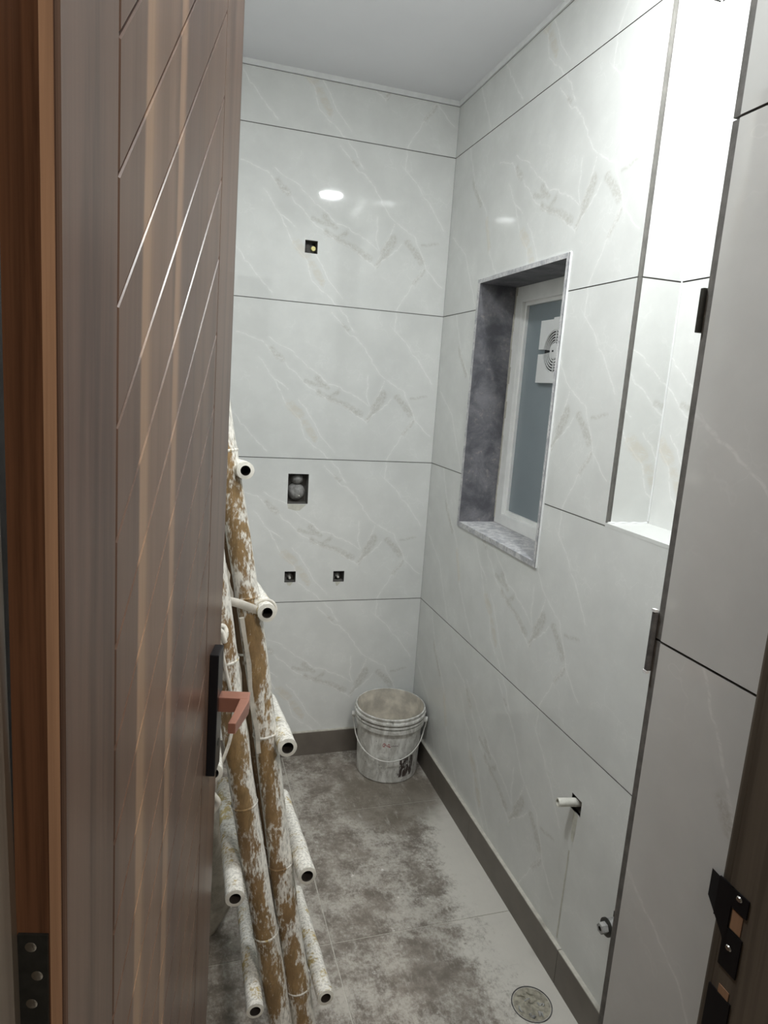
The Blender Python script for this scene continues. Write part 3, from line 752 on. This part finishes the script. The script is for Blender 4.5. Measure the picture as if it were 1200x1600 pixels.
# worn print: a red italic mark and a faded line of text
def onskin(u, z, dr=.0006):
    rad = .1280+(z-.004)*(.0085/.218)+dr; th = math.radians(-109)+u/rad
    return (rad*math.cos(th), rad*math.sin(th), z)
def print_stroke(pl, wd, mat, par, name):
    m = MB()
    for (a, b) in zip(pl, pl[1:]):
        m.quad([onskin(a[0], a[1]-wd), onskin(b[0], b[1]-wd), onskin(b[0], b[1]+wd), onskin(a[0], a[1]+wd)])
    m.build(name, [mat], par)
lg = empty('worn_print'); lg.parent = bk
for pl in ([(-.022, .171), (-.018, .180), (-.011, .182)], [(-.016, .172), (-.008, .178), (-.004, .171)], [(-.003, .172), (.002, .180), (.009, .178), (.008, .171), (-.001, .170)], [(-.020, .168), (.012, .168)]):
    print_stroke(pl, .0016, 'red', lg, 'red_mark')
for j in range(5): print_stroke([(.014+.006*j, .173+.001*(j % 2)), (.0185+.006*j, .173+.001*(j % 2))], .0014, 'ink', lg, 'faded_letter')

# ------------------------------------------------------------------ bamboo step ladder folded against the left wall
lad = empty('bamboo_step_ladder', (-.76, -1.2, 0))
tag(lad, 'paint-caked bamboo step ladder folded and leaning behind the open door', 'ladder')
INV = Matrix.Translation(Vector((-.76, -1.2, 0))).inverted()
def lpart(m, name, mats, par=lad, **kw):
    o = m.build(name, mats, par, **kw)
    if par is lad: o.matrix_parent_inverse = INV
    return o
def pole(p0, p1, r0, r1, node, phase, mat, wob=.004):
    p0, p1 = Vector(p0), Vector(p1); L = (p1-p0).length; n = int(L/.022); pts = []; rad = []
    for i in range(n+1):
        t = i/n; s = t*L; q = p0.lerp(p1, t); q += Vector((math.sin(s*5+phase), math.cos(s*4+phase), 0))*wob
        r = r0+(r1-r0)*t; dn = abs(((s+phase*.1) % node)-node/2)
        r *= 1+.07*math.exp(-(dn/.010)**2)+.012*math.sin(s*23+phase)
        pts.append(q); rad.append(r)
    m = MB(); m.tube(pts, rad, 20); o = lpart(m, 'pole', [mat], smooth=.9)
    # raised node rings
    s = node/2-phase*.1
    k = 0
    while s < L-.02:
        if s > .02:
            t = s/L; c = p0.lerp(p1, t)+Vector((math.sin(s*5+phase), math.cos(s*4+phase), 0))*wob; d = (p1-p0).normalized(); rr = (r0+(r1-r0)*t)*1.075
            mm = MB(); mm.tube([c-d*.003, c-d*.001, c+d*.001, c+d*.003], [rr*.985, rr*1.025, rr*1.025, rr*.985], 20, cap=False)
            lpart(mm, 'node_ring', ['rung' if k % 2 else mat], o, smooth=.9)
        s += node; k += 1
    return o
def XA(z): return -.714-.152*z
def XB(z): return -.771-.157*z
DYA = .085
YA = lambda z: -1.352+DYA*z
YB = lambda z: -1.345+.02*z
FARA = lambda z: -1.010-.055*z
FARB = lambda z: -1.000-.06*z
TOP = 2.30
pole((XA(0), YA(0), 0), (XA(TOP), YA(TOP), TOP), .0270, .0240, .315, 2.55, 'bamboo')
pole((XB(0), YB(0), 0), (XB(TOP), YB(TOP), TOP), .0275, .0240, .330, 1.1, 'bamboo')
pole((XA(0)-.004, FARA(0), 0), (XA(TOP)-.004, FARA(TOP), TOP), .0250, .022, .29, .6, 'bamboo_back')
pole((XB(0), FARB(0), 0), (XB(TOP), FARB(TOP), TOP), .0250, .022, .30, 2.0, 'bamboo_back')
def rung(pn, pf, r, ph):
    pn, pf = Vector(pn), Vector(pf); n = 12; pts = [pn.lerp(pf, i/n) for i in range(n+1)]
    rad = [r*(1+.05*math.exp(-((i/n-.35)/.05)**2)+.02*math.sin(i*1.7+ph)) for i in range(n+1)]
    m = MB(); m.tube(pts, rad, 20, cap=False)
    q = (pf-pn).normalized(); a = Vector((0, 0, 1)); a = (a-q*a.dot(q)).normalized(); b = q.cross(a)
    e = lambda c, t, rr: c+a*math.cos(t)*rr+b*math.sin(t)*rr
    ri = r*(.60+.04*math.sin(ph))
    for j in range(20):
        t0, t1 = 2*math.pi*j/20, 2*math.pi*(j+1)/20
        r0j, r1j = rad[0], rad[0]
        m.quad([e(pn, t1, r0j), e(pn, t0, r0j), e(pn-q*.001, t0, ri), e(pn-q*.001, t1, ri)], 1)
    m.f.append(tuple(range(len(m.v), len(m.v)+20))); m.v += [tuple(e(pf, 2*math.pi*j/20, rad[-1]*.98)) for j in range(20)]; m.mi.append(0); m.uv.append([(0, 0)]*20)
    o = lpart(m, 'rung', ['rung', 'pvc'], smooth=.9)
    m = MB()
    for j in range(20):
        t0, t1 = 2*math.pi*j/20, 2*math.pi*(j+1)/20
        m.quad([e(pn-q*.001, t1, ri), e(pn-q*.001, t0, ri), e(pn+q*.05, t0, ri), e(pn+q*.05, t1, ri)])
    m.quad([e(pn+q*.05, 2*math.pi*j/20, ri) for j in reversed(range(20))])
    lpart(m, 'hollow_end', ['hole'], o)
for k in range(7):
    z = .245+.294*k
    r = (.0190, .0205, .0205, .0200, .0185, .019, .019)[k]
    x = -.700-.0496*k; y = -1.412+.034*k
    rung((x, y, z), (x-.012, FARA(z)-.045+.02*(k % 2), z-.01), r, k*1.3)
for k in range(7):
    z = .252+.294*k
    x = -.858-.0505*k; y = -1.415-.004*k
    rung((x, y, z), (x+.004, FARB(z)+.02, z+.004), .0200 if k else .0185, k*2.1+1)

# lashing straps, splints
def ribbon(pts, wd, th, name, mat, par=lad):
    pts = [Vector(p) for p in pts]; m = MB(); n = len(pts)
    for i, p in enumerate(pts):
        t = (pts[min(i+1, n-1)]-pts[max(i-1, 0)]).normalized()
        side = Vector((0, 0, 1)); side = (side-t*side.dot(t)).normalized(); nr = t.cross(side)
        m.v += [tuple(p+side*wd/2), tuple(p+nr*th+side*wd/2*.6), tuple(p+nr*th-side*wd/2*.6), tuple(p-side*wd/2)]
    for i in range(n-1):
        for j in range(4): m.f.append((i*4+j, i*4+(j+1) % 4, i*4+4+(j+1) % 4, i*4+4+j)); m.mi.append(0); m.uv.append([(0, 0)]*4)
    return lpart(m, name, [mat], par, smooth=1.0)
zr_ = 1.127; xr = -.700-.0496*3; yr = -1.412+.034*3
xa, ya = XA(zr_), YA(zr_)
ribbon([(xa-.070, ya-.018, zr_+.020), (xa-.045, ya-.030, zr_+.022), (xa-.020, ya-.0285, zr_+.014), (xa+.008, ya-.0345, zr_+.004), (xa+.030, yr+.016, zr_-.004), (xr-.012, yr+.006, zr_-.003)], .019, .0022, 'lashing_strap', 'cord')
loop = [(xr+.0215*math.cos(t), yr+.020+.004*math.sin(t*.5), zr_+.0215*math.sin(t)) for t in [math.pi*(1.0-i/10*1.15) for i in range(11)]]
m = MB(); m.tube(loop, .0024, 8, flat=1.3); lpart(m, 'lashing_loop', ['cord'], smooth=1.0)
kn = Vector((XB(1.10)-.004, YB(1.10)-.034, 1.105))
m = MB(); m.tube([kn+Vector((.013*math.cos(t), .005*math.sin(2*t), .015*math.sin(t))) for t in [2*math.pi*i/18 for i in range(19)]], .0050, 10, cap=False); lpart(m, 'cord_knot', ['cord'], smooth=1.0)
m = MB(); m.tube([kn+Vector((-.03, -.004, .018)), kn+Vector((-.012, -.010, .020)), kn+Vector((.004, -.012, .006)), kn+Vector((.010, -.008, -.016))], .0055, 10); lpart(m, 'cord_knot', ['cord'], smooth=1.0)
def cord(pts, r, name='hanging_cord', mat='cord'):
    # smooth the polyline a little
    P = [Vector(p) for p in pts]; Q = []
    for i in range(len(P)-1):
        a, b, c, d = P[max(i-1, 0)], P[i], P[i+1], P[min(i+2, len(P)-1)]
        for s in range(6):
            t = s/6; Q.append(.5*((2*b)+(c-a)*t+(2*a-5*b+4*c-d)*t*t+(3*b-a-3*c+d)*t*t*t))
    Q.append(P[-1]); m = MB(); m.tube(Q, r, 8); return lpart(m, name, [mat], smooth=1.0)
cord([kn+Vector((.0, -.008, -.01)), kn+Vector((.014, -.004, -.08)), kn+Vector((.030, -.006, -.16)), kn+Vector((.024, -.012, -.23)), kn+Vector((-.004, -.012, -.31)), kn+Vector((-.022, -.008, -.34))], .0035)
cord([kn+Vector((-.006, -.002, -.02)), kn+Vector((.004, .0, -.10)), kn+Vector((-.004, -.004, -.2)), kn+Vector((-.016, -.006, -.32))], .0028)
cord([kn+Vector((-.024, .01, .10)), kn+Vector((-.018, .0, .05)), kn+Vector((-.010, -.004, .01))], .004)
cord([kn+Vector((-.02, -.004, -.33)), kn+Vector((-.005, -.010, -.35)), kn+Vector((.004, -.010, -.37)), kn+Vector((-.012, -.004, -.40))], .006)
def splint(a, b, wd, th, name='bamboo_splint'):
    a, b = Vector(a), Vector(b); t = (b-a).normalized(); s = Vector((1, 0, 0)); s = (s-t*s.dot(t)).normalized(); n = t.cross(s)
    m = MB(); c = []
    for i in range(7):
        q = a.lerp(b, i/6)+s*.002*math.sin(i*1.9); ww = wd*(1-.18*(i % 2))
        c.append([q+s*ww/2+n*th/2, q-s*ww/2+n*th/2, q-s*ww/2-n*th/2, q+s*ww/2-n*th/2])
    for i in range(6):
        for j in range(4): m.quad([c[i][j], c[i][(j+1) % 4], c[i+1][(j+1) % 4], c[i+1][j]])
    m.quad(c[0][::-1]); m.quad(c[6])
    lpart(m, name, ['splint'], merge=True)
splint((-.8807, -1.330, .8192), (-.9190, -1.322, 1.0961), .0095, .010)
splint((-.8552, -1.300, .8020), (-.8967, -1.285, 1.1095), .0100, .009)
splint((-.9334, -1.300, 1.1163), (-.9365, -1.290, 1.2302), .0090, .006)
splint((-.9198, -1.280, 1.1509), (-.9342, -1.275, 1.2260), .0080, .006)

# ------------------------------------------------------------------ dusty sack hanging behind the ladder
m = MB(); nu, nv = 48, 34
SC = Vector((-.960, -.880, 0))
for j in range(nv+1):
    t = j/nv; z = .003+.66*t
    wd = (.55+.45*min(1, t*7))*(1.0 if t < .45 else 1.0-.45*((t-.45)/.55)**1.3)
    for i in range(nu):
        th = 2*math.pi*i/nu
        fold = 1+.07*math.sin(5*th+2.2*t*3)+.05*math.sin(9*th-4*t)+.05*t*math.sin(13*th+6*t)
        x = SC.x+.100*math.cos(th)*wd*fold-.015*t+.012*math.sin(6*t); y = SC.y+.090*math.sin(th)*wd*fold+.02*t
        m.v.append((x, y, z+.012*math.sin(3*th)*t*t))
for j in range(nv):
    for i in range(nu):
        a, k_ = j*nu+i, j*nu+(i+1) % nu
        m.f.append((a, k_, k_+nu, a+nu)); m.mi.append(0); m.uv.append([(i/nu*.6, j/nv*.66), ((i+1)/nu*.6, j/nv*.66), ((i+1)/nu*.6, (j+1)/nv*.66), (i/nu*.6, (j+1)/nv*.66)])
m.f.append(tuple(reversed(range(nu)))); m.mi.append(0); m.uv.append([(0, 0)]*nu)
m.f.append(tuple(nv*nu+i for i in range(nu))); m.mi.append(0); m.uv.append([(0, 0)]*nu)
sk = m.build('woven_sack', ['sack'], smooth=2.0)
tag(sk, 'slumped dusty woven sack standing on the floor behind the bamboo ladder', 'sack')

# ------------------------------------------------------------------ ceiling lights
def panel_light(name, x, y, label, group=None, mat='lamp', r=.064):
    t = empty(name, (x, y, ZC)); tag(t, label, 'light', group)
    m = MB(); m.lathe([(r, -.004), (r+.012, -.004), (r+.014, 0), (r+.014, .004)], n=40); m.build('rim', ['lampring'], t, smooth=.5)
    m = MB(); m.lathe([(r, -.0045), (0, -.0045)], n=40); m.build('diffuser', [mat], t)
panel_light('ceiling_light', -.172, -1.545, 'round white LED panel in the ceiling near the tiled recess', 'ceiling panel lights')
panel_light('ceiling_light', -.965, -1.515, 'round white LED panel in the ceiling above the bamboo ladder', 'ceiling panel lights')
panel_light('hall_fill_light', -.6, -3.4, 'added round fill lamp, out of view on the hall ceiling', None, 'hall_fill', .12)  # added fill out of view, brightens the door edge, jamb and reveal
